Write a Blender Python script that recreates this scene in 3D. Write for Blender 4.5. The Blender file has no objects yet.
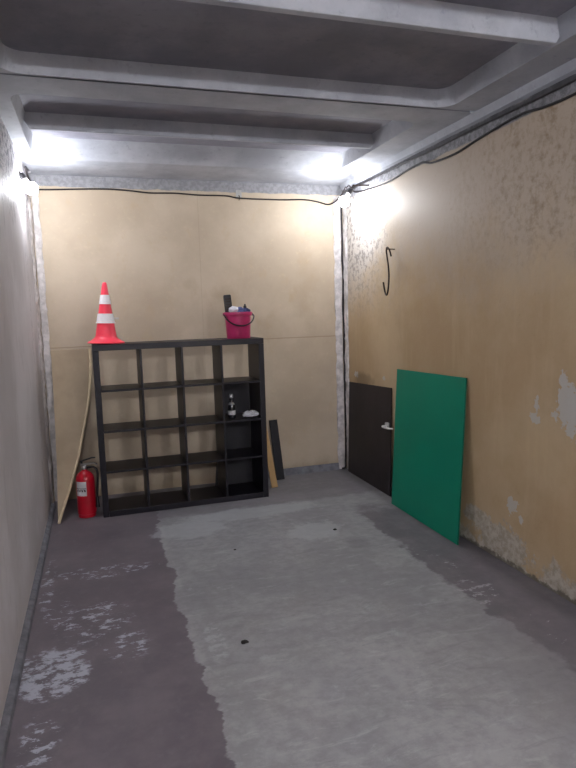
import bpy, bmesh, math, random
from mathutils import Vector, Matrix
random.seed(4)
scene = bpy.context.scene
COL = scene.collection
PI = math.pi

# ---------------------------------------------------------------- materials
class Nodes:
    def __init__(s, name):
        s.mat = bpy.data.materials.new(name); s.mat.use_nodes = True
        s.nt = s.mat.node_tree; s.nt.nodes.clear()
        s.out = s.nt.nodes.new('ShaderNodeOutputMaterial')
        s.bs = s.nt.nodes.new('ShaderNodeBsdfPrincipled')
        s.nt.links.new(s.bs.outputs[0], s.out.inputs[0])
        g = s.nt.nodes.new('ShaderNodeTexCoord')
        s.obj = g.outputs['Object']
        sp = s.nt.nodes.new('ShaderNodeSeparateXYZ'); s.link(s.obj, sp.inputs[0])
        s.X, s.Y, s.Z = sp.outputs
    def link(s, a, b): s.nt.links.new(a, b)
    def put(s, v, sock):
        if hasattr(v, 'is_output'): s.link(v, sock)
        elif isinstance(v, (tuple, list)): sock.default_value = (v[0], v[1], v[2], 1) if len(sock.default_value) == 4 else v
        else: sock.default_value = v
    def m(s, op, a, b=0.0, c=0.0, clamp=False):
        n = s.nt.nodes.new('ShaderNodeMath'); n.operation = op; n.use_clamp = clamp
        s.put(a, n.inputs[0]); s.put(b, n.inputs[1]); s.put(c, n.inputs[2]); return n.outputs[0]
    def noise(s, scale, detail=4, rough=.55, stretch=(1, 1, 1), off=(0, 0, 0), dist=0):
        mp = s.nt.nodes.new('ShaderNodeMapping'); s.link(s.obj, mp.inputs[0])
        mp.inputs['Scale'].default_value = stretch; mp.inputs['Location'].default_value = off
        n = s.nt.nodes.new('ShaderNodeTexNoise'); s.link(mp.outputs[0], n.inputs['Vector'])
        n.inputs['Scale'].default_value = scale; n.inputs['Detail'].default_value = detail
        n.inputs['Roughness'].default_value = rough; n.inputs['Distortion'].default_value = dist
        return n.outputs[0]
    def ramp(s, v, a, b, lo=0.0, hi=1.0):
        n = s.nt.nodes.new('ShaderNodeMapRange'); n.clamp = True; n.interpolation_type = 'SMOOTHSTEP'
        s.put(v, n.inputs[0]); n.inputs[1].default_value = a; n.inputs[2].default_value = b
        n.inputs[3].default_value = lo; n.inputs[4].default_value = hi; return n.outputs[0]
    def mix(s, f, a, b):
        n = s.nt.nodes.new('ShaderNodeMix'); n.data_type = 'RGBA'
        s.put(f, n.inputs[0]); s.put(a, n.inputs[6]); s.put(b, n.inputs[7]); return n.outputs[2]
    def mul(s, a, b): return s.m('MULTIPLY', a, b)
    def mx(s, a, b): return s.m('MAXIMUM', a, b)
    def blob(s, u, v, cu, cv, ru, rv, nz, k=1.2, soft=.08):
        du = s.m('DIVIDE', s.m('SUBTRACT', u, cu), ru); dv = s.m('DIVIDE', s.m('SUBTRACT', v, cv), rv)
        d = s.m('SQRT', s.m('ADD', s.mul(du, du), s.mul(dv, dv)))
        f = s.m('ADD', s.m('SUBTRACT', 1.0, d), s.mul(s.m('SUBTRACT', nz, .5), k * 2))
        return s.ramp(f, 0, soft)
    def bump(s, h, strength=.3, dist=.01):
        n = s.nt.nodes.new('ShaderNodeBump'); n.inputs['Strength'].default_value = strength
        n.inputs['Distance'].default_value = dist; s.link(h, n.inputs['Height'])
        s.link(n.outputs[0], s.bs.inputs['Normal'])
    def done(s, col, rough=.7, spec=.3, metal=0.0):
        s.put(col, s.bs.inputs['Base Color']); s.put(rough, s.bs.inputs['Roughness'])
        s.bs.inputs['Specular IOR Level'].default_value = spec; s.put(metal, s.bs.inputs['Metallic'])
        return s.mat

def rgb(r, g, b):
    f = lambda c: (c / 255 / 12.92) if c <= 10 else ((c / 255 + .055) / 1.055) ** 2.4
    return (f(r), f(g), f(b))

def simple(name, col, rough=.6, spec=.3, metal=0, var=.12, scale=9, bump=0.0, stretch=(1, 1, 1)):
    N = Nodes(name)
    n = N.noise(scale, 4, .6, stretch)
    d = tuple(c * (1 - var) for c in col); l = tuple(min(1, c * (1 + var)) for c in col)
    c = N.mix(N.ramp(n, .3, .7), d, l)
    if bump: N.bump(N.noise(scale * 6, 3, .6, stretch), bump, .004)
    return N.done(c, rough, spec, metal)

def mat_floor():
    N = Nodes('painted_concrete_floor')
    n1 = N.noise(3.0, 6, .65); n2 = N.noise(14, 6, .7); n3 = N.noise(1.2, 4, .6, off=(3, 1, 0)); n4 = N.noise(45, 4, .7)
    n5 = N.noise(6, 8, .72, stretch=(1, .8, 1), off=(7, 2, 0))
    conc = N.mix(N.ramp(N.m('ADD', N.mul(n1, .5), N.mul(n2, .5)), .38, .62), rgb(144, 144, 145), rgb(166, 166, 167))
    conc = N.mix(N.mul(N.ramp(n3, .45, .65), .45), conc, rgb(126, 126, 131))
    conc = N.mix(N.mul(N.ramp(n5, .6, .72), .5), conc, rgb(182, 186, 190))
    n6 = N.noise(9, 8, .75, stretch=(.45, 1.5, 1), off=(1, 9, 0), dist=.6)
    conc = N.mix(N.mul(N.ramp(n6, .54, .66), .35), conc, rgb(192, 193, 194))
    conc = N.mix(N.mul(N.ramp(n6, .46, .36), .3), conc, rgb(118, 118, 122))
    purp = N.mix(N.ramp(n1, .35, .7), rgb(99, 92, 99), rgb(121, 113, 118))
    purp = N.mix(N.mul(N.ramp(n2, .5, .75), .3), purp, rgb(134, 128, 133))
    # edge of the paint on the left: irregular, close to x = 0.38
    e = N.m('ADD', N.X, N.mul(N.m('SUBTRACT', N.noise(2.2, 7, .65, stretch=(.4, 1, 1)), .5), .34))
    left = N.ramp(e, .385, .40, 1, 0)
    back = N.ramp(N.m('ADD', N.Y, N.mul(N.m('SUBTRACT', n1, .5), .35)), 5.04, 5.12)  # shelving unit's floor shadow, painted in as purple towards the back wall
    left_backshade = N.mx(left, N.mul(back, .55))
    # right hand band of darker, greasy paint
    rx = N.m('ADD', N.X, N.mul(N.m('SUBTRACT', n1, .5), .45))
    rx = N.m('SUBTRACT', rx, N.mul(N.m('ABSOLUTE', N.m('SUBTRACT', N.Y, 3.5)), .02))
    right = N.mul(N.ramp(rx, 2.0, 2.05), N.ramp(N.m('ADD', N.Y, n1), 5.3, 5.0))
    right2 = N.mul(N.ramp(rx, 1.35, 2.0), N.ramp(N.Y, 3.1, 2.1))
    c = N.mix(left_backshade, conc, purp)
    rp = N.mix(N.ramp(n5, .35, .7), rgb(96, 91, 97), rgb(118, 111, 115))
    c = N.mix(N.mul(right, .9), c, rp)
    c = N.mix(N.mul(right2, .6), c, rgb(112, 108, 114))
    # worn white patches in the purple paint
    w = N.noise(16, 9, .75, stretch=(.7, 1.3, 1)); w2 = N.noise(5, 9, .72, off=(2, 5, 0))
    chips = N.mul(N.ramp(w, .5, .55), 1.0)
    P = N.blob(N.X, N.Y, -.31, 3.02, .20, .24, w2, .9, .25)
    P = N.mul(P, N.ramp(w, .45, .52))
    for (cx, cy, rx_, ry) in ((-.30, 3.62, .13, .18), (-.10, 3.45, .24, .26), (-.33, 2.5, .10, .2), (.06, 3.15, .13, .2), (-.05, 4.15, .4, .12), (-.40, 4.1, .05, .5)):
        P = N.mx(P, N.mul(N.blob(N.X, N.Y, cx, cy, rx_, ry, w2, 1.0, .4), N.ramp(w, .53, .58)))
    c = N.mix(N.mul(P, .85), c, rgb(184, 188, 200))
    Q = N.mul(N.blob(N.X, N.Y, 2.12, 3.02, .14, .2, w2, .8, .3), N.ramp(w, .54, .58))
    Q = N.mx(Q, N.mul(N.blob(N.X, N.Y, 2.1, 3.5, .16, .3, w2, .8, .3), N.ramp(w, .59, .63)))
    Q = N.mx(Q, N.mul(N.blob(N.X, N.Y, 2.3, 2.5, .2, .3, w2, .8, .3), N.ramp(w, .62, .65)))
    c = N.mix(N.mul(Q, .75), c, rgb(184, 182, 186))
    # pale patches on the bare concrete
    R = N.mul(N.blob(N.X, N.Y, 1.56, 4.35, .26, .22, w2, 1.3, .35), .8)
    R = N.mx(R, N.mul(N.blob(N.X, N.Y, .62, 4.75, .34, .22, w2, .9, .3), .8))
    R = N.mx(R, N.mul(N.blob(N.X, N.Y, .50, 3.0, .06, .22, w2, .5, .3), N.ramp(w, .48, .55)))
    R = N.mx(R, N.mul(N.blob(N.X, N.Y, 1.2, 4.95, .7, .16, w2, .9, .3), .8))
    c = N.mix(N.mul(R, .6), c, rgb(188, 191, 195))
    D = N.blob(N.X, N.Y, 1.75, 4.0, .12, .16, w2, .9, .6)
    c = N.mix(N.mul(D, .35), c, rgb(92, 92, 98))
    # large faint areas of the skim coat
    skim = N.ramp(N.m('ADD', N.Y, N.mul(n3, .5)), 2.96, 3.02)
    c = N.mix(N.mul(N.mul(skim, N.ramp(N.X, .4, .45)), .16), c, rgb(105, 104, 110))
    right_edge = N.ramp(N.X, 2.46, 2.33); right_edge = N.m('SUBTRACT', 1.0, right_edge)  # floor colour darker towards the foot of the right wall
    c = N.mix(N.mul(right_edge, .45), c, rgb(66, 63, 64))
    speck = N.ramp(n4, .70, .73)
    c = N.mix(N.mul(speck, .35), c, rgb(205, 205, 205))
    N.bump(N.m('ADD', N.mul(n2, .6), N.mul(n4, .4)), .35, .006)
    return N.done(c, N.ramp(n1, .3, .7, .45, .7), .35)

def mat_back_wall():
    N = Nodes('tan_wallboard')
    n1 = N.noise(1.3, 5, .6); n2 = N.noise(5, 6, .65, stretch=(1, 1, .7)); n3 = N.noise(26, 5, .7)
    c = N.mix(N.ramp(n1, .35, .7), rgb(176, 160, 139), rgb(192, 177, 156))
    c = N.mix(N.mul(N.ramp(n2, .55, .75), .45), c, rgb(180, 158, 126))
    c = N.mix(N.mul(N.ramp(n3, .55, .7), .15), c, rgb(215, 196, 160))
    for (cx, cz, rx, rz, k) in ((1.25, 1.90, .30, .14, .45), (1.75, 1.55, .35, .2, .3), (.9, 2.0, .14, .1, .35), (2.1, 1.9, .2, .5, .25)):
        c = N.mix(N.mul(N.blob(N.X, N.Z, cx, cz, rx, rz, n2, 1.2, .9), k * .65), c, rgb(146, 120, 84))
    # joints between boards
    wob = N.mul(N.m('SUBTRACT', n2, .5), .012)
    j = N.m('ABSOLUTE', N.m('SUBTRACT', N.m('ADD', N.Z, wob), 1.45))
    jm = N.ramp(j, .002, .007, 1, 0)
    j2 = N.m('ABSOLUTE', N.m('SUBTRACT', N.m('ADD', N.X, wob), 1.02)); jm = N.mx(jm, N.mul(N.ramp(j2, .001, .005, 1, 0), .35))
    c = N.mix(N.mul(jm, .5), c, rgb(120, 98, 74))
    c = N.mix(N.mul(N.ramp(N.m('ADD', N.Z, N.mul(n2, .25)), .30, .14), .4), c, rgb(128, 108, 80))
    # bare rough concrete above the paint
    edge = N.ramp(N.m('ADD', N.Z, N.mul(N.m('SUBTRACT', n2, .5), .05)), 2.895, 2.905)
    c = N.mix(edge, c, N.mix(N.ramp(n3, .4, .6), rgb(128, 128, 132), rgb(146, 146, 150)))
    N.bump(N.m('ADD', n3, N.mul(edge, N.noise(60, 4, .7))), .18, .006)
    return N.done(c, .62, .35)

def mat_right_wall():
    N = Nodes('ochre_painted_plaster')
    n1 = N.noise(1.1, 5, .6, off=(4, 0, 2)); n2 = N.noise(4.5, 7, .68); n3 = N.noise(22, 6, .72); n4 = N.noise(70, 3, .6)
    st = N.noise(5, 5, .6, stretch=(1, 1.6, .22))
    c = N.mix(N.ramp(n1, .35, .68), rgb(182, 156, 120), rgb(200, 177, 142))
    c = N.mix(N.mul(N.ramp(st, .5, .75), .3), c, rgb(212, 190, 152))
    # washed-out, sooty upper part
    up = N.ramp(N.m('ADD', N.Z, N.mul(N.m('SUBTRACT', n2, .5), 1.1)), 1.6, 2.45)
    c = N.mix(N.mul(up, .75), c, rgb(188, 176, 162))
    soot = N.mul(N.ramp(N.m('ADD', N.Z, N.mul(N.m('SUBTRACT', n2, .5), .6)), 1.75, 2.4), N.ramp(N.m('ADD', n3, N.mul(st, .5)), .66, 1.0))
    soot = N.mul(soot, N.ramp(N.Y, 4.4, 2.9))
    c = N.mix(N.mul(soot, .7), c, rgb(136, 108, 74))
    # whitish, dark-flecked area by the corner
    wc = N.mul(N.ramp(N.m('ADD', N.Y, N.mul(N.m('SUBTRACT', n2, .5), 1.2)), 4.7, 5.6), N.ramp(N.m('ADD', N.Z, N.mul(n2, .4)), 1.7, 2.6))
    c = N.mix(N.mul(wc, .75), c, rgb(196, 192, 188))
    c = N.mix(N.mul(N.mul(wc, N.ramp(n3, .50, .57)), .7), c, rgb(104, 98, 96))
    c = N.mix(N.mul(N.ramp(n3, .62, .72), .25), c, rgb(150, 122, 82))
    # peeled patches
    P = N.blob(N.Y, N.Z, 2.76, 1.12, .10, .14, N.noise(16, 9, .7), 1.5, .05)
    for (cy, cz, ry, rz) in ((2.80, 1.30, .03, .05), (3.03, 1.03, .05, .03), (3.02, 1.12, .02, .05), (3.24, .42, .05, .06), (3.14, .35, .02, .03), (5.70, 1.06, .05, .03), (5.08, 1.08, .03, .02)):
        P = N.mx(P, N.blob(N.Y, N.Z, cy, cz, ry, rz, N.noise(26, 9, .72), 1.9, .08))
    c = N.mix(N.mul(P, .85), c, rgb(196, 196, 192))
    c = N.mix(N.mul(N.blob(N.Y, N.Z, 5.55, 1.02, .28, .10, n2, .8, .5), .5), c, rgb(112, 96, 70))
    # plaster showing along the foot of the wall
    foot = N.ramp(N.m('ADD', N.Z, N.mul(N.m('SUBTRACT', n2, .5), .6)), .15, .07)
    foot = N.mx(foot, N.blob(N.Y, N.Z, 3.32, .12, .30, .16, N.noise(12, 9, .72), 1.5, .25))
    foot = N.mx(foot, N.blob(N.Y, N.Z, 3.6, .22, .16, .08, n2, 1.1, .3))
    fc = N.mix(N.ramp(n3, .4, .62), rgb(166, 158, 144), rgb(200, 196, 186))
    c = N.mix(N.mul(foot, .85), c, fc)
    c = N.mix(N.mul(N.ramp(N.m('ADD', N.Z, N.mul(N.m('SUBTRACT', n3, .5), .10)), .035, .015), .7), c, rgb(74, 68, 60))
    # bare concrete band under the ceiling
    ed = N.m('ADD', N.Z, N.mul(N.m('SUBTRACT', n2, .5), .06))
    edge = N.ramp(ed, 2.835, 2.85)
    c = N.mix(edge, c, N.mix(N.ramp(n3, .4, .62), rgb(108, 108, 112), rgb(150, 150, 154)))
    c = N.mix(N.mul(N.ramp(N.m('ABSOLUTE', N.m('SUBTRACT', ed, 2.925)), .012, .022, 1, 0), .8), c, rgb(48, 48, 52))
    h = N.m('ADD', N.m('ADD', N.mul(n3, .6), N.mul(n4, .3)), N.mul(wc, N.mul(n3, 3.0)))
    h = N.m('SUBTRACT', h, N.mul(P, .3))
    N.bump(h, .4, .008)
    return N.done(c, .55, .38)

def mat_left_wall():
    N = Nodes('whitewashed_plaster')
    n1 = N.noise(1.2, 5, .6, off=(1, 3, 0)); n2 = N.noise(6, 6, .66, stretch=(1, 1.4, .5)); n3 = N.noise(30, 5, .7)
    c = N.mix(N.ramp(n1, .35, .68), rgb(190, 186, 188), rgb(212, 209, 212))
    c = N.mix(N.mul(N.ramp(n2, .55, .72), .35), c, rgb(150, 146, 148))
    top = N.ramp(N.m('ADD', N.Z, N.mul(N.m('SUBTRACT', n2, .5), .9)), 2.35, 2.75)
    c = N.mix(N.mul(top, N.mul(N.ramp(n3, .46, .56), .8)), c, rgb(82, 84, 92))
    dark = N.mul(N.ramp(N.m('ABSOLUTE', N.m('SUBTRACT', N.m('ADD', N.mul(N.Y, 1), N.mul(N.m('SUBTRACT', n2, .5), .5)), 5.3)), .02, .07, 1, 0), N.ramp(n3, .45, .6))
    c = N.mix(N.mul(dark, .4), c, rgb(120, 118, 122))
    c = N.mix(N.mul(N.ramp(N.m('ADD', N.Z, N.mul(n2, .3)), .5, .2), .3), c, rgb(158, 146, 140))
    sc = N.blob(N.Y, N.Z, 2.72, .42, .07, .015, n2, .6, .2)
    c = N.mix(N.mul(sc, .8), c, rgb(70, 66, 66))
    N.bump(N.m('ADD', N.mul(n2, 1.0), N.mul(N.mul(n3, .5), N.m('ADD', .3, N.mul(top, 2.0)))), .45, .012)
    return N.done(c, .6, .3)

def mat_ceiling(name, a, b, dark):
    N = Nodes(name)
    n1 = N.noise(2.2, 6, .65); n3 = N.noise(18, 6, .7, off=(3, 3, 3)); n4 = N.noise(60, 3, .6)
    c = N.mix(N.ramp(n1, .35, .68), a, b)
    c = N.mix(N.mul(N.ramp(n3, .56, .7), .4), c, dark)
    N.bump(N.m('ADD', n3, N.mul(n4, .3)), .3, .006)
    return N.done(c, .8, .2)

M = {}
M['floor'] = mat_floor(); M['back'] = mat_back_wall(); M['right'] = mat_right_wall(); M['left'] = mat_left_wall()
M['slab'] = mat_ceiling('dark_concrete_slab', rgb(124, 124, 134), rgb(144, 144, 154), rgb(104, 106, 120))  # slab concrete toned darker than the ribs
M['rib'] = mat_ceiling('bare_concrete_ribs', rgb(158, 161, 169), rgb(183, 186, 193), rgb(124, 127, 138))
M['curb'] = simple('grey_concrete_curb', rgb(112, 112, 118), .8, .2, 0, .25, 14, .4)
M['caulk'] = simple('white_filler', rgb(196, 190, 188), .8, .2, 0, .22, 16, .6)
M['case'] = simple('black_brown_laminate', rgb(23, 20, 30), .4, .35, 0, .15, 10)
M['board'] = simple('matt_black_board', rgb(17, 15, 22), .6, .3, 0, .15, 6)
M['blackboard'] = simple('dark_hardboard', rgb(44, 38, 40), .5, .35, 0, .2, 4, .1)
M['green'] = simple('green_lacquer', rgb(0, 130, 102), .45, .4, 0, .05, 2)
M['greenedge'] = simple('dark_green_edge', rgb(3, 84, 62), .5, .3)
M['conered'] = simple('red_cone_plastic', rgb(250, 66, 88), .4, .5, 0, .06, 12)
M['conewhite'] = simple('reflective_white_band', rgb(240, 236, 238), .35, .5, 0, .05, 60)
M['bucket'] = simple('crimson_bucket_plastic', rgb(180, 46, 98), .4, .5, 0, .08, 12)
M['dark'] = simple('black_plastic', rgb(26, 25, 28), .4, .5)
M['cable'] = simple('cable_rubber', rgb(40, 36, 38), .6, .3)
M['metal'] = simple('grey_steel', rgb(170, 168, 165), .35, .5, 1)
M['iron'] = simple('rusty_iron', rgb(58, 48, 44), .6, .4, .6, .3, 40)
M['rag'] = simple('white_rag', rgb(224, 224, 230), .9, .2, 0, .1, 30, .3)
M['blue'] = simple('blue_grey_cloth', rgb(74, 84, 124), .9, .2, 0, .25, 30, .3)
M['red'] = simple('extinguisher_red', rgb(178, 12, 36), .3, .5, 0, .06)
M['label'] = simple('paper_label', rgb(206, 204, 206), .6, .3, 0, .05)
M['ink'] = simple('dark_print', rgb(70, 50, 56), .6, .3)
M['ply'] = simple('tan_hardboard', rgb(166, 148, 124), .6, .3, 0, .1, 4)
M['plyedge'] = simple('pale_sheet_edge', rgb(208, 190, 158), .7, .3, 0, .1, 12)
M['wood'] = simple('pine_wood', rgb(176, 142, 96), .6, .3, 0, .18, 12, .2, (1, 1, .12))
M['glass'] = simple('dark_bottle_glass', rgb(34, 34, 40), .12, .7)
M['silver'] = simple('silver_band', rgb(200, 200, 205), .3, .6, .5)
M['chip'] = simple('dark_chip', rgb(40, 36, 36), .8, .2)
M['socket'] = simple('white_socket_plastic', rgb(205, 203, 200), .5, .4)
def emis(name, col, st):
    N = Nodes(name); N.done((.9, .9, .9), .5)
    N.bs.inputs['Emission Color'].default_value = (*col, 1); N.bs.inputs['Emission Strength'].default_value = st
    return N.mat
LAMP = 330.0
M['bulb'] = emis('lit_led_bulb', (.93, .95, 1.0), LAMP * .6)
M['bulb_front'] = emis('lit_led_bulb_front', (.95, .96, 1.0), LAMP * 3.6)

# ---------------------------------------------------------------- mesh helpers
class MB:
    def __init__(s): s.bm = bmesh.new()
    def box(s, x0, x1, y0, y1, z0, z1, mat=None, bev=0.0):
        r = bmesh.ops.create_cube(s.bm, size=1.0)
        vs = r['verts']
        for v in vs:
            v.co = Vector(((x0 + x1) / 2 + v.co.x * (x1 - x0), (y0 + y1) / 2 + v.co.y * (y1 - y0), (z0 + z1) / 2 + v.co.z * (z1 - z0)))
        if bev:
            es = list({e for v in vs for e in v.link_edges})
            r2 = bmesh.ops.bevel(s.bm, geom=es, offset=bev, segments=2, affect='EDGES', profile=.5)
            vs = list({v for f in r2['faces'] for v in f.verts} | {v for v in vs if v.is_valid})
        if mat is not None: bmesh.ops.transform(s.bm, matrix=mat, verts=vs)
        return s
    def lathe(s, prof, seg=32, mat=None, cap=True, sx=1, sy=1):
        rings = []
        for r, z in prof:
            rings.append([s.bm.verts.new((max(r, 1e-4) * sx * math.cos(2 * PI * i / seg), max(r, 1e-4) * sy * math.sin(2 * PI * i / seg), z)) for i in range(seg)])
        for a, b in zip(rings, rings[1:]):
            for i in range(seg):
                j = (i + 1) % seg
                s.bm.faces.new((a[i], a[j], b[j], b[i]))
        if cap:
            s.bm.faces.new(rings[0][::-1]); s.bm.faces.new(rings[-1])
        if mat is not None: bmesh.ops.transform(s.bm, matrix=mat, verts=[v for r in rings for v in r])
        return s
    def tube(s, pts, r, seg=10, taper=None):
        pts = [Vector(p) for p in pts]; rings = []
        t0 = (pts[1] - pts[0]).normalized()
        n = t0.orthogonal().normalized()
        for i, p in enumerate(pts):
            a = pts[max(i - 1, 0)]; b = pts[min(i + 1, len(pts) - 1)]
            t = (b - a).normalized(); n = (n - t * n.dot(t)).normalized(); bn = t.cross(n)
            rr = r if taper is None else r * taper[i]
            rings.append([s.bm.verts.new(p + n * math.cos(2 * PI * k / seg) * rr + bn * math.sin(2 * PI * k / seg) * rr) for k in range(seg)])
        for a, b in zip(rings, rings[1:]):
            for k in range(seg):
                j = (k + 1) % seg; s.bm.faces.new((a[k], a[j], b[j], b[k]))
        s.bm.faces.new(rings[0][::-1]); s.bm.faces.new(rings[-1])
        return s
    def prism(s, poly, axis, a, b):
        def P(u, v, w): return {'x': (w, u, v), 'y': (u, w, v), 'z': (u, v, w)}[axis]
        A = [s.bm.verts.new(P(u, v, a)) for u, v in poly]; B = [s.bm.verts.new(P(u, v, b)) for u, v in poly]
        s.bm.faces.new(A[::-1]); s.bm.faces.new(B)
        n = len(poly)
        for i in range(n):
            j = (i + 1) % n; s.bm.faces.new((A[i], A[j], B[j], B[i]))
        return s
    def blobmesh(s, c, r, seed, amp=.3, sub=3, sq=(1, 1, 1), f=1.0):
        from mathutils import noise
        v = bmesh.ops.create_icosphere(s.bm, subdivisions=sub, radius=1)['verts']
        for q in v:
            d = q.co.normalized(); k = 1 + amp * noise.noise(d * 2.2 * f + Vector((seed, seed * 2, 0))) + amp * .5 * noise.noise(d * 6 * f + Vector((0, seed, 0)))
            q.co = Vector(c) + Vector((d.x * r * sq[0] * k, d.y * r * sq[1] * k, d.z * r * sq[2] * k))
        return s
    def build(s, name, mat, parent=None, smooth=False, loc=None, mats=None, rot=None):
        bmesh.ops.recalc_face_normals(s.bm, faces=s.bm.faces)
        me = bpy.data.meshes.new(name); s.bm.to_mesh(me); s.bm.free()
        me.materials.append(mat)
        for m_ in (mats or []): me.materials.append(m_)
        if smooth:
            me.shade_smooth()
            try: me.set_sharp_from_angle(angle=math.radians(40))
            except Exception: pass
        o = bpy.data.objects.new(name, me); COL.objects.link(o)
        if parent: o.parent = parent
        if loc: o.location = loc
        if rot: o.rotation_euler = rot
        return o

def thing(name, label, cat, loc=(0, 0, 0), rot=(0, 0, 0), group=None):
    o = bpy.data.objects.new(name, None); COL.objects.link(o); o.empty_display_size = .05
    o.location = loc; o.rotation_euler = rot; return tag(o, label, cat, group)
def tag(o, label, cat, group=None):
    o['label'] = label; o['category'] = cat
    if group: o['group'] = group
    return o
def struct(o): o['kind'] = 'structure'; return o
def smooth_path(pts, n=8):
    pts = [Vector(p) for p in pts]; out = []
    P = [pts[0] * 2 - pts[1]] + pts + [pts[-1] * 2 - pts[-2]]
    for i in range(1, len(P) - 2):
        for k in range(n):
            t = k / n; a, b, c, d = P[i - 1], P[i], P[i + 1], P[i + 2]
            out.append(.5 * ((2 * b) + (c - a) * t + (2 * a - 5 * b + 4 * c - d) * t * t + (3 * b - a - 3 * c + d) * t ** 3))
    out.append(pts[-1]); return out

# ---------------------------------------------------------------- the room
XL, XR, YB, YF, ZT = -0.4846, 2.5335, 5.9913, -2.4, 3.0
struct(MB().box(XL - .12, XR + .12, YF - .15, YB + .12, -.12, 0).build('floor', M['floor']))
struct(MB().box(XL - .12, XR + .12, YB, YB + .12, 0, ZT + .1).build('wall_back', M['back']))
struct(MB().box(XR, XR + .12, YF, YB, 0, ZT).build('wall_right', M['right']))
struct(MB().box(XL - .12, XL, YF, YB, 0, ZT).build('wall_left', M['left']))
struct(MB().box(XL - .12, XR + .12, YF, YB + .12, 3.105, 3.3).build('ceiling', M['slab']))
# closed front wall behind the camera
struct(MB().box(XL - .12, XR + .12, YF - .15, YF, 0, 3.3).build('wall_front', M['left']))

def coffer(y0, y1, hx0, hx1, hy0, hy1, sl, name, far=.015):
    """frame of a ribbed ceiling panel with a rounded, slanting opening"""
    bm = bmesh.new(); R = .11; K = 6
    def ring(x0, x1, a, b, r, z):
        vs = []
        for cx, cy, st in ((x1 - r, b - r, 0), (x0 + r, b - r, 1), (x0 + r, a + r, 2), (x1 - r, a + r, 3)):
            for k in range(K + 1):
                t = (st + k / K) * PI / 2
                vs.append(bm.verts.new((cx + r * math.cos(t), cy + r * math.sin(t), z)))
        return vs
    inner = ring(hx0, hx1, hy0, hy1, R, ZT)
    top = ring(hx0 + sl, hx1 - sl * 1.3, hy0 + .015, hy1 - far, R * .9, ZT + .11)
    n = len(inner)
    for i in range(n):
        j = (i + 1) % n; bm.faces.new((inner[i], top[i], top[j], inner[j]))
    ox0, ox1 = XL, XR
    outer = []
    for v in inner:
        # push each inner vertex out to the rectangle along the side it belongs to
        outer.append(None)
    corners = [bm.verts.new(c) for c in ((ox1, y1, ZT), (ox0, y1, ZT), (ox0, y0, ZT), (ox1, y0, ZT))]
    for q in range(4):
        seg = inner[q * (K + 1):(q + 1) * (K + 1)]
        for k in range(K): bm.faces.new((corners[q], seg[k + 1], seg[k]))
        nx = (q + 1) % 4
        bm.faces.new((corners[q], corners[nx], inner[nx * (K + 1)], seg[-1]))
    mb = MB(); mb.bm.free(); mb.bm = bm
    return struct(mb.build(name, M['rib']))
coffer(3.62, YB, -.385, 2.23, 3.89, 5.40, .03, 'trim_1', .26)
coffer(1.20, 3.60, -.385, 2.27, 1.46, 3.585, .03, 'trim_2')
coffer(-1.22, 1.18, -.385, 2.27, -.96, .93, .03, 'trim_3')
coffer(YF, -1.24, -.385, 2.27, -2.2, -1.5, .03, 'trim_13')
# the joint between the two panels is a narrow dark slot
struct(MB().box(XL, XR, 3.598, 3.622, 3.006, 3.12).build('trim_4', M['slab']))
def rib(y, x0, x1, name, h=3.0, wd=1.0):
    # cross rib: tall narrow section, ends swept up into the slab
    bm = bmesh.new(); cols = []
    n = 40
    for i in range(n + 1):
        t = i / n; x = x0 + (x1 - x0) * t
        e = min(t, 1 - t) * (x1 - x0)
        z = h + (.10 * (1 - e / .05) ** 2.2 if e < .05 else 0)
        cols.append([bm.verts.new(c) for c in ((x, y - .035, 3.12), (x, y - .024, z + .005), (x, y - .02, z), (x, y - .02 + .04 * wd, z), (x, y - .02 + .055 * wd, z + .012), (x, y - .01 + .07 * wd, 3.12))])
    for a, b in zip(cols, cols[1:]):
        for k in range(5): bm.faces.new((a[k], a[k + 1], b[k + 1], b[k]))
    bm.faces.new(cols[0]); bm.faces.new(cols[-1][::-1])
    mb = MB(); mb.bm.free(); mb.bm = bm
    return struct(mb.build(name, M['rib']))
rib(4.60, -.40, 2.255, 'trim_5', 3.0, .5); rib(2.61, -.40, 2.31, 'trim_6', 2.995); rib(.2, -.40, 2.28, 'trim_7')

# rough corner filler strips and floor edges
def rough_strip(name, poly, z0, z1, mat, amp=.006, n=60, seed=0):
    from mathutils import noise
    bm = bmesh.new(); rows = []
    for i in range(n + 1):
        z = z0 + (z1 - z0) * i / n
        row = []
        for k, (x, y, w) in enumerate(poly):
            a = noise.noise(Vector((seed + k * 3.1, 0, z * 7))) * amp * w + noise.noise(Vector((seed + k, 5, z * 23))) * amp * .6 * w
            row.append(bm.verts.new((x + a, y + a * .6, z)))
        rows.append(row)
    for a, b in zip(rows, rows[1:]):
        for k in range(len(poly) - 1): bm.faces.new((a[k], a[k + 1], b[k + 1], b[k]))
    for row in (rows[0], rows[-1]):
        if len(row) > 2: bm.faces.new(row)
    mb = MB(); mb.bm.free(); mb.bm = bm
    return struct(mb.build(name, mat, smooth=True))
rough_strip('trim_8', [(XR - .105, YB, 1), (XR - .098, YB - .012, 1.5), (XR - .030, YB - .014, 1), (XR - .024, YB, 0)], 0, 2.89, M['caulk'], .014, 74, 2)
rough_strip('trim_9', [(XR, YB - .024, 0), (XR - .013, YB - .035, 1), (XR - .012, YB - .10, 1.5), (XR, YB - .11, 1)], 0, 2.83, M['caulk'], .014, 70, 7)
rough_strip('trim_10', [(XL, YB - .20, 1), (XL + .012, YB - .18, 1.5), (XL + .014, YB - .05, 1), (XL + .005, YB - .03, 0)], 0, 2.85, M['caulk'], .016, 80, 12)
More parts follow.
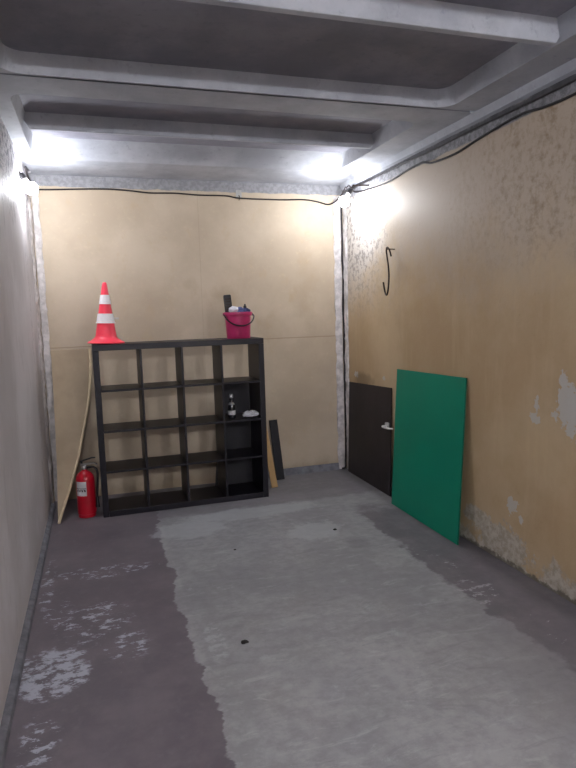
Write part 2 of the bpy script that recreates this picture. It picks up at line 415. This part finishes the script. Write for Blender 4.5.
rough_strip('trim_11', [(XL + .016, YB, 0), (XL + .022, YB - .014, 1), (XL + .068, YB - .013, 1.5), (XL + .078, YB, 1)], 0, 2.88, M['caulk'], .014, 80, 18)
struct(MB().prism([(YB - .03, 0), (YB, 0), (YB, .07), (YB - .012, .065)], 'x', 1.30, XR - .10).build('baseboard_back', M['curb']))
struct(MB().prism([(XL, 0), (XL + .035, 0), (XL + .03, .03), (XL, .045)], 'y', YF, YB - .2).build('baseboard_left', M['curb']))
# lip of the ceiling panel resting over the right wall
def lip():
    pts = []
    return struct(MB().prism([(XR - .03, 2.952), (XR, 2.945), (XR, 3.0), (XR - .05, 3.0)], 'y', YF, YB - .05).build('trim_12', M['rib']))
lip()
# ---------------------------------------------------------------- shelving unit
def shelving():
    W = 1.49; D = .39; T = .05; t = .018; cell = (W - 2 * T - 3 * t) / 4
    root = thing('shelving_unit', 'large black-brown open shelving unit of sixteen cubes standing by the back wall', 'shelving unit', (-.0362, 5.3072, 0), (0, 0, .0136))
    g = .0008
    MB().box(0, W, 0, D, W - T, W, bev=.002).build('top_panel', M['case'], root)
    MB().box(T + g, W - T - g, 0, D, 0, T, bev=.002).build('bottom_panel', M['case'], root)
    for x in (0, W - T): MB().box(x, x + T, 0, D, 0, W - T - g, bev=.002).build('side_panel', M['case'], root)
    for r in range(1, 4):
        z = T + r * cell + (r - 1) * t
        MB().box(T + g, W - T - g, .002, D - .002, z, z + t, bev=.001).build('shelf', M['case'], root)
    for c in range(1, 4):
        x = T + c * cell + (c - 1) * t
        for r in range(4):
            z = T + r * (cell + t)
            MB().box(x, x + t, .004, D - .004, z + g, z + cell - g, bev=.001).build('divider', M['case'], root)
    return root
shelving()
CELL = (1.49 - .1 - .054) / 4
SHELF2 = .05 + 2 * CELL + .018 + .018      # top of the second shelf from below

# black board leaning behind the right column of cubes
b = MB(); b.prism([(1.02, 0), (1.48, 0), (1.50, 1.06), (1.17, 1.06)], 'y', 0, .012)
tag(b.build('black_board', M['board'], loc=(0, 5.735, .0), rot=(math.radians(-12), 0, 0)), 'matt black board standing upright behind the right column of the shelving unit', 'board')

# traffic cone
def cone():
    root = thing('traffic_cone', 'red and white striped traffic cone standing on top of the shelving unit', 'traffic cone', (.083, 5.50, 1.4955), (0, .032, .1))
    H = .53
    def rad(z): return .093 - (z - .03) / (H - .03) * .076
    mb = MB()
    mb.lathe([(.155, .0), (.158, .007), (.150, .013), (.128, .024), (rad(.05) + .012, .042), (rad(.06) + .003, .055), (rad(.07), .07), (rad(.18), .18)], 40)
    mb.build('base', M['conered'], root, True)
    def band(z0, z1, name, m, ex):
        MB().lathe([(rad(z0) - .002, z0), (rad(z0) + ex, z0 + .001), (rad(z1) + ex, z1 - .001), (rad(z1) - .002, z1)], 36).build(name, m, root, True)
    band(.181, .255, 'reflective_band', M['conewhite'], .006)
    MB().lathe([(rad(.256), .256), (rad(.335), .335)], 36).build('body', M['conered'], root, True)
    band(.336, .415, 'reflective_band', M['conewhite'], .004)
    MB().lathe([(rad(.416), .416), (rad(.50), .50), (rad(.515) - .003, .518), (.012, .522), (.010, .50)], 32).build('tip', M['conered'], root, True)
    # collar tabs on the wide band
    MB().lathe([(rad(.17) + .003, .172), (rad(.17) + .011, .173), (rad(.18) + .009, .182), (rad(.18) + .003, .183)], 36).build('collar', M['conewhite'], root, True)
    MB().box(.075, .112, -.01, .01, .205, .222, bev=.003).build('clip', M['metal'], root)
cone()

# bucket with its contents
def bucket():
    cx, cy = 1.262, 5.50
    root = thing('bucket', 'crimson plastic bucket with hanging dark handle on the shelving unit', 'bucket', (cx, cy, 1.4902))
    MB().lathe([(.105, 0), (.108, .004), (.118, .20), (.122, .235), (.117, .235), (.112, .20), (.098, .010), (.02, .008)], 40).build('body', M['bucket'], root, True)
    MB().lathe([(.120, .205), (.128, .208), (.133, .232), (.131, .240), (.124, .241), (.121, .232)], 40).build('rim', M['bucket'], root, True)
    pts = [(-.133, 0, .222)]
    for i in range(1, 16):
        a = PI * i / 16
        pts.append((-.137 * math.cos(a), -.05 - .10 * math.sin(a) , .222 - .105 * math.sin(a)))
    pts.append((.135, 0, .222))
    MB().tube(smooth_path(pts, 3), .0065, 8).build('handle', M['dark'], root, True)
    for sx in (-1, 1): MB().box(sx * .133 - .006, sx * .133 + .006, -.012, .012, .208, .236, bev=.003).build('handle_lug', M['bucket'], root)
    z = 1.4902
    # brush / dark handle standing up on the left
    t = thing('scrubbing_brush', 'dark upright brush head sticking out of the left of the crimson bucket', 'brush', (cx - .070, cy + .01, z + .14), (0, math.radians(-5), 0))
    MB().box(-.036, .036, -.016, .016, .0, .262, bev=.012).build('head', M['dark'], t, True)
    for k in range(5): MB().box(-.030, .030, -.022, -.0145, .12 + k * .024, .133 + k * .024, bev=.002).build('bristle_row', M['iron'], t)
    tag(MB().blobmesh((cx - .052, cy - .065, z + .262), .040, 3, .35, 3, (1.15, .8, .75)).build('rag', M['rag'], smooth=True), 'small white crumpled rag on the left rim of the bucket', 'rag')
    tag(MB().blobmesh((cx + .012, cy - .035, z + .246), .052, 8, .4, 3, (.85, .9, .75)).build('cloth', M['blue'], smooth=True), 'dark blue crumpled cloth in the middle of the bucket', 'cloth')
    tag(MB().blobmesh((cx + .074, cy - .02, z + .244), .042, 15, .4, 3, (.85, .9, .8)).build('cloth', M['blue'], smooth=True), 'small blue-grey cloth at the right rim of the bucket below a black cap', 'cloth')
    tag(MB().lathe([(.010, 0), (.014, .006), (.015, .03), (.009, .036), (.007, .05)], 20).build('cap', M['dark'], smooth=True, loc=(cx + .066, cy - .02, z + .263)), 'little black cap poking out of the right side of the bucket', 'cap')
bucket()

# bottle and crumpled bag on the second shelf down at the right
bt = thing('bottle', 'small dark bottle with silver bands and white label in shelving cube', 'bottle', (1.155, 5.435, SHELF2 + .001))
MB().lathe([(.030, 0), (.034, .004), (.034, .10), (.030, .125), (.018, .15), (.014, .165), (.014, .20), (.016, .201), (.016, .222), (.002, .223)], 28).build('body', M['glass'], bt, True)
MB().lathe([(.0345, .035), (.0355, .036), (.0355, .075), (.0345, .076)], 28).build('label', M['label'], bt, True)
MB().lathe([(.0305, .122), (.0245, .140), (.0190, .150), (.017, .150)], 28, cap=False).build('shoulder_band', M['silver'], bt, True)
MB().lathe([(.0165, .190), (.018, .192), (.018, .226), (.004, .228)], 28).build('bottle_cap', M['silver'], bt, True)
tag(MB().blobmesh((1.325, 5.40, SHELF2 + .036), .048, 21, .45, 4, (1.45, .9, .55), 1.4).build('plastic_bag', M['rag'], smooth=True), 'white crumpled plastic bag lying on a shelf right of the dark bottle', 'bag')

# ---------------------------------------------------------------- fire extinguisher
def extinguisher():
    root = thing('fire_extinguisher', 'red fire extinguisher with white label on the floor left of the shelving unit', 'fire extinguisher', (-.168, 5.42, 0), (0, 0, -.15))
    R = .078
    MB().lathe([(R - .012, 0), (R - .004, .004), (R - .006, .03), (R, .035), (R, .33), (R * .93, .36), (R * .72, .385), (R * .42, .402), (.022, .408), (.022, .418)], 40).build('cylinder', M['red'], root, True)
    MB().lathe([(.020, .416), (.024, .42), (.024, .44), (.017, .446), (.017, .46)], 24).build('valve', M['metal'], root, True)
    MB().prism([(-.03, .452), (.085, .462), (.11, .448), (.112, .455), (.085, .474), (-.03, .470)], 'y', -.012, .012).build('handle', M['metal'], root)
    MB().prism([(-.03, .482), (.07, .512), (.098, .512), (.098, .52), (.065, .522), (-.03, .494)], 'y', -.011, .011).build('lever', M['dark'], root)
    MB().tube([(-.02, 0, .465), (-.02, 0, .49)], .009, 10).build('hinge', M['dark'], root, True)
    pts = smooth_path([(.02, 0, .43), (.075, -.01, .435), (.108, -.015, .40), (.107, -.015, .32), (.096, -.015, .22), (.094, -.015, .16)], 6)
    MB().tube(pts, .010, 12).build('hose', M['dark'], root, True)
    MB().tube([(.094, -.015, .17), (.094, -.015, .14), (.094, -.015, .08)], .013, 12, [1, 1.1, 1.5]).build('nozzle', M['dark'], root, True)
    # curved paper label
    bm = bmesh.new(); rows = []
    for z in (.20, .34 - .015):
        rows.append([bm.verts.new(((R + .0008) * math.cos(a), (R + .0008) * math.sin(a), z)) for a in [math.radians(215 + 70 * k / 12) for k in range(13)]])
    for k in range(12): bm.faces.new((rows[0][k], rows[0][k + 1], rows[1][k + 1], rows[1][k]))
    mb = MB(); mb.bm.free(); mb.bm = bm
    lab = mb.build('label', M['label'], root, True)
    bm = bmesh.new()
    def mark(a0, a1, z0, z1):
        n = 4; A = []; B = []
        for k in range(n + 1):
            a = math.radians(a0 + (a1 - a0) * k / n)
            A.append(bm.verts.new(((R + .0016) * math.cos(a), (R + .0016) * math.sin(a), z0))); B.append(bm.verts.new(((R + .0016) * math.cos(a), (R + .0016) * math.sin(a), z1)))
        for k in range(n): bm.faces.new((A[k], A[k + 1], B[k + 1], B[k]))
    mark(217, 283, .263, .268)
    for a in (222, 238, 254, 270):
        mark(a, a + 9, .236, .254)
    for a in (225, 246, 266): mark(a, a + 8, .252, .258)
    mb = MB(); mb.bm.free(); mb.bm = bm
    mb.build('print', M['ink'], lab)
extinguisher()

# ---------------------------------------------------------------- bowed tan sheet in the left corner
def bowed():
    edge = [(-.060, 5.965, 1.428), (-.063, 5.93, 1.233), (-.098, 5.87, .960), (-.158, 5.78, .698), (-.235, 5.65, .408), (-.302, 5.50, .226), (-.372, 5.35, .057), (-.392, 5.29, .004)]
    E_ = smooth_path(edge, 5); bm = bmesh.new(); F = []; Bk = []
    n = 8
    for p in E_:
        lx = -.405; ly = p.y + .0
        rowf = []; rowb = []
        for k in range(n + 1):
            t = k / n
            x = lx + (p.x - lx) * t
            y = p.y - .02 * math.sin(t * PI) * min(1, p.z)
            rowf.append(bm.verts.new((x, y, p.z))); rowb.append(bm.verts.new((x + .001, y + .007, p.z + .004)))
        F.append(rowf); Bk.append(rowb)
    for i in range(len(F) - 1):
        for k in range(n):
            bm.faces.new((F[i][k], F[i][k + 1], F[i + 1][k + 1], F[i + 1][k]))
            bm.faces.new((Bk[i][k], Bk[i + 1][k], Bk[i + 1][k + 1], Bk[i][k + 1]))
        bm.faces.new((F[i][0], F[i + 1][0], Bk[i + 1][0], Bk[i][0]))
        bm.faces.new((F[i][n], Bk[i][n], Bk[i + 1][n], F[i + 1][n]))
    for i in (0, len(F) - 1):
        for k in range(n): bm.faces.new((F[i][k], Bk[i][k], Bk[i][k + 1], F[i][k + 1]))
    bm.verts.ensure_lookup_table()
    mb = MB(); mb.bm.free(); mb.bm = bm
    root = thing('hardboard_sheet', 'bowed tan hardboard sheet leaning in the left back corner beside the fire extinguisher', 'board')
    mb.build('sheet', M['ply'], root, True)
    e = MB(); e.tube([Vector(p) + Vector((-.004, -.002, .004)) for p in E_], .012, 10)
    e.build('sheet_edge', M['plyedge'], root, True)
bowed()

# ---------------------------------------------------------------- slats right of the shelving unit
def lean_bar(name, label, cat, p0, p1, w, th, mat, axis=(1, 0, 0)):
    p0 = Vector(p0); p1 = Vector(p1); d = (p1 - p0); L = d.length; d.normalize()
    x = Vector(axis); x = (x - d * x.dot(d)).normalized(); y = d.cross(x)
    o = MB().box(-w / 2, w / 2, -th / 2, th / 2, 0, L, bev=.0015).build(name, mat)
    R = Matrix((x, y, d)).transposed().to_4x4(); o.matrix_world = Matrix.Translation(p0) @ R
    return tag(o, label, cat)
lean_bar('wooden_plank', 'narrow yellow pine plank leaning beside the right side of the shelving unit', 'plank', (1.588, 5.585, .003), (1.535, 5.972, .95), .062, .018, M['wood'])
lean_bar('black_plank', 'short flat black plank leaning on the back wall right of the pine plank', 'plank', (1.722, 5.83, .003), (1.702, 5.974, .605), .085, .02, M['board'])

# ---------------------------------------------------------------- sheets against the right wall
def lean_sheet(name, label, x0, x1, ya0, ya1, yb0, yb1, za, zb, th, mat, emat):
    """x0: foot, x1: top; ya*: near/far ends at the foot, yb*: at the top; za, zb: heights near/far"""
    root = thing(name, label, 'board', (x0, (ya0 + ya1) / 2, 0))
    c = root.location
    q = [Vector((x0, ya0, .002)), Vector((x0, ya1, .002)), Vector((x1, yb1, zb)), Vector((x1, yb0, za))]
    nrm = (q[1] - q[0]).cross(q[3] - q[0]).normalized()
    if nrm.x < 0: nrm = -nrm
    bm = bmesh.new()
    A = [bm.verts.new(p - c) for p in q]; Bv = [bm.verts.new(p + nrm * th - c) for p in q]
    bm.faces.new(A); bm.faces.new(Bv[::-1])
    for i in range(4):
        j = (i + 1) % 4; f = bm.faces.new((A[i], Bv[i], Bv[j], A[j])); f.material_index = 1
    mb = MB(); mb.bm.free(); mb.bm = bm
    mb.build('panel', mat, root, mats=[emat])
    return root
lean_sheet('green_board', 'bright green rectangular board leaning against the right wall', 2.408, 2.515, 3.67, 4.70, 3.735, 4.780, 1.213, 1.191, .012, M['green'], M['greenedge'])
bb = lean_sheet('dark_board', 'dark brown-black board leaning on the right wall beside the back corner', 2.49, 2.522, 4.885, 5.855, 4.905, 5.862, 1.007, .965, .008, M['blackboard'], M['board'])
t = MB(); t.tube(smooth_path([(-.016, .165, .632), (-.045, .165, .632), (-.06, .14, .630), (-.058, .03, .634), (-.045, -.02, .640)], 5), .009, 10)
t.box(-.018, .02, .145, .185, .605, .66, bev=.003)
lt = t.build('latch', M['socket'], bb, True); lt.location = (.012, -.585, .022); lt['label'] = 'small pale metal lever handle'

# ---------------------------------------------------------------- hook on the right wall
nl = MB(); nl.tube([(2.545, 4.845, 2.236), (2.464, 4.845, 2.237)], .005, 10)
nl.lathe([(.004, 0), (.010, .001), (.010, .004), (.004, .005)], 14, Matrix.Translation((2.464, 4.845, 2.239)) @ Matrix.Rotation(PI / 2, 4, 'Y'))
tag(nl.build('nail', M['iron'], smooth=True), 'iron nail driven into the right wall, carrying the long hook', 'nail')
hx = 2.475
hp = [(4.795, 2.17), (4.808, 2.225), (4.845, 2.252), (4.882, 2.232), (4.892, 2.18), (4.875, 2.10), (4.848, 2.02), (4.832, 1.95), (4.838, 1.885), (4.872, 1.845), (4.918, 1.850), (4.952, 1.892), (4.965, 1.958)]
hk = MB().tube(smooth_path([(hx - .012 * math.sin(i), y, z) for i, (y, z) in enumerate(hp)], 6), .0075, 10)
tag(hk.build('hook', M['iron'], smooth=True), 'long dark S-shaped iron hook hanging from a nail on the right wall', 'hook')

# ---------------------------------------------------------------- lamps
def lamp(loc, aim, side, label, bm='bulb'):
    root = thing('wall_lamp', label, 'lamp', loc, group='bare bulb lamps on the side walls')
    d = Vector(aim).normalized(); q = d.to_track_quat('Z', 'Y')
    root.rotation_mode = 'QUATERNION'; root.rotation_quaternion = q
    prof = []
    for k in range(0, 15):
        a = math.radians(-50 + 140 * k / 14); prof.append((.05 * math.cos(a), .05 * math.sin(a)))
    MB().lathe([(.020, -.045)] + prof, 28).build('bulb', M[bm], root, True)
    MB().lathe([(.014, -.085), (.019, -.08), (.021, -.0455), (.01, -.0452)], 24).build('bulb_base', M['socket'], root, True)
    MB().lathe([(.02, -.13), (.025, -.125), (.025, -.088), (.016, -.0855)], 24).build('socket', M['dark'], root, True)
    wall = XL if side < 0 else XR
    back = -d * .12; arm = q.inverted()
    foot = Vector((wall - loc[0], back.y, back.z + .05))
    mbr = MB(); mbr.tube([arm @ (back), arm @ (back + Vector((side * .02, 0, .04))), arm @ foot], .007, 10)
    mbr.build('bracket_arm', M['iron'], root, True)
    return root
L1 = lamp((-.405, 5.25, 2.737), (.55, .12, -.8), -1, 'bright bare bulb lamp at the top of the left wall')
L2 = lamp((2.285, 5.36, 2.725), (-.50, .15, -.85), 1, 'bright bare bulb lamp in the right back corner under the ceiling')

lamp((-.405, -1.9, 2.78), (.55, -.1, -.8), -1, 'bright bare bulb lamp on the left wall near the front of the garage', 'bulb_front')
lamp((2.385, -1.9, 2.775), (-.50, -.1, -.85), 1, 'bright bare bulb lamp on the right wall near the front of the garage', 'bulb_front')
# ---------------------------------------------------------------- cables
def cable(pts, r, label, mat=None):
    return tag(MB().tube(smooth_path(pts, 6), r, 8).build('cable', mat or M['cable'], smooth=True), label, 'cable', 'cables along the walls')
yb = YB - .012
cable([(-.41, 5.25, 2.86), (-.45, 5.4, 2.93), (-.46, 5.8, 2.92), (-.42, yb, 2.88), (-.35, yb, 2.870), (.12, yb, 2.890), (.35, yb, 2.885), (.57, yb, 2.868), (.80, yb, 2.872), (1.04, yb, 2.861), (1.30, yb, 2.862), (1.44, yb, 2.843), (1.85, yb, 2.838), (2.1, yb, 2.846), (2.25, yb, 2.83), (2.37, yb - .03, 2.80), (2.42, 5.8, 2.84), (2.36, 5.5, 2.88), (2.32, 5.38, 2.85)], .007, 'thin dark cable sagging along the top of the back wall')
xr = XR - .012
cable([(2.325, 5.37, 2.86), (2.40, 5.5, 2.90), (xr - .02, 5.62, 2.87), (xr, 5.5, 2.85), (xr, 5.2, 2.83), (xr, 4.90, 2.822), (xr, 4.6, 2.845), (xr, 4.36, 2.85), (xr, 4.2, 2.815), (xr, 3.9, 2.806), (xr, 3.6, 2.835), (xr, 3.22, 2.862), (xr, 3.0, 2.842), (xr, 2.77, 2.835), (xr, 2.3, 2.85), (xr, 1.5, 2.84), (xr, .5, 2.85)], .0075, 'dark cable running along the top of the right wall')
cable([(xr, 5.8, 2.925), (xr, 5.2, 2.915), (xr, 4.7, 2.918), (xr, 4.2, 2.905), (xr, 3.7, 2.912), (xr, 3.0, 2.905), (xr, 2.0, 2.91), (xr, .5, 2.91)], .006, 'upper thin cable tight under the ceiling above the right wall')
cx, cy = XR - .016, YB - .016
cable([(cx - .004, cy - .002, 2.85), (cx - .006, cy - .003, 2.66)] + [(cx + random.uniform(-.006, .003), cy + random.uniform(-.006, .003), 2.5 - k * .115) for k in range(21)] + [(cx - .01, cy - .012, .09), (cx - .03, cy - .05, .03), (cx - .06, cy - .03, .012)], .0105, 'black cable running down the right back corner to the floor')
cl = thing('cable_clip', 'grey metal clip holding the cable at the middle of the back wall top', 'clip', (1.43, YB, 2.87))
MB().box(-.028, .028, -.008, 0, -.03, .05, bev=.002).build('plate', M['metal'], cl)
MB().tube([(0, -.006, 0), (0, -.03, -.01), (0, -.03, -.035), (0, -.006, -.045)], .004, 8).build('loop', M['iron'], cl, True)

# ---------------------------------------------------------------- chips on the floor
for (x, y, s, lab) in ((.645, 2.942, .020, 'larger dark stone chip on the bare concrete near the middle of the floor'),
                       (1.702, 4.291, .016, 'small dark chip on the floor in front of the dark leaning board'),
                       (.872, 4.19, .009, 'tiny dark chip on the concrete floor in front of the shelving unit')):
    tag(MB().blobmesh((x, y, s * .33), s, x * 9, .4, 2, (1, .7, .4)).build('stone_chip', M['chip']), lab, 'chip', 'dark chips lying on the floor')

# ---------------------------------------------------------------- world (outside the closed garage)
w = bpy.data.worlds.new('World'); scene.world = w; w.use_nodes = True
bg = w.node_tree.nodes['Background']; bg.inputs[0].default_value = (.80, .88, 1.0, 1); bg.inputs[1].default_value = .3

# ---------------------------------------------------------------- camera
cd = bpy.data.cameras.new('Camera'); cam = bpy.data.objects.new('Camera', cd); COL.objects.link(cam)
f, yaw, pit, rol, h = 604.88, .3045, .1208, -.0291, 1.7312
cyw, syw, cp, sp = math.cos(yaw), math.sin(yaw), math.cos(pit), math.sin(pit)
Fw = Vector((syw * cp, cyw * cp, -sp)); R0 = Vector((cyw, -syw, 0)); U0 = R0.cross(Fw)
R2 = R0 * math.cos(rol) + U0 * math.sin(rol); U2 = -R0 * math.sin(rol) + U0 * math.cos(rol)
mat = Matrix((R2, U2, -Fw)).transposed().to_4x4(); mat.translation = (0, 0, h)
cam.matrix_world = mat
cd.sensor_fit = 'VERTICAL'; cd.sensor_height = 36; cd.lens = f / 768 * 36; cd.clip_start = .02
scene.camera = cam
vs = scene.view_settings; vs.view_transform = 'Standard'; vs.look = 'None'; vs.gamma = 1; vs.use_curve_mapping = False
vs.exposure = 0.72
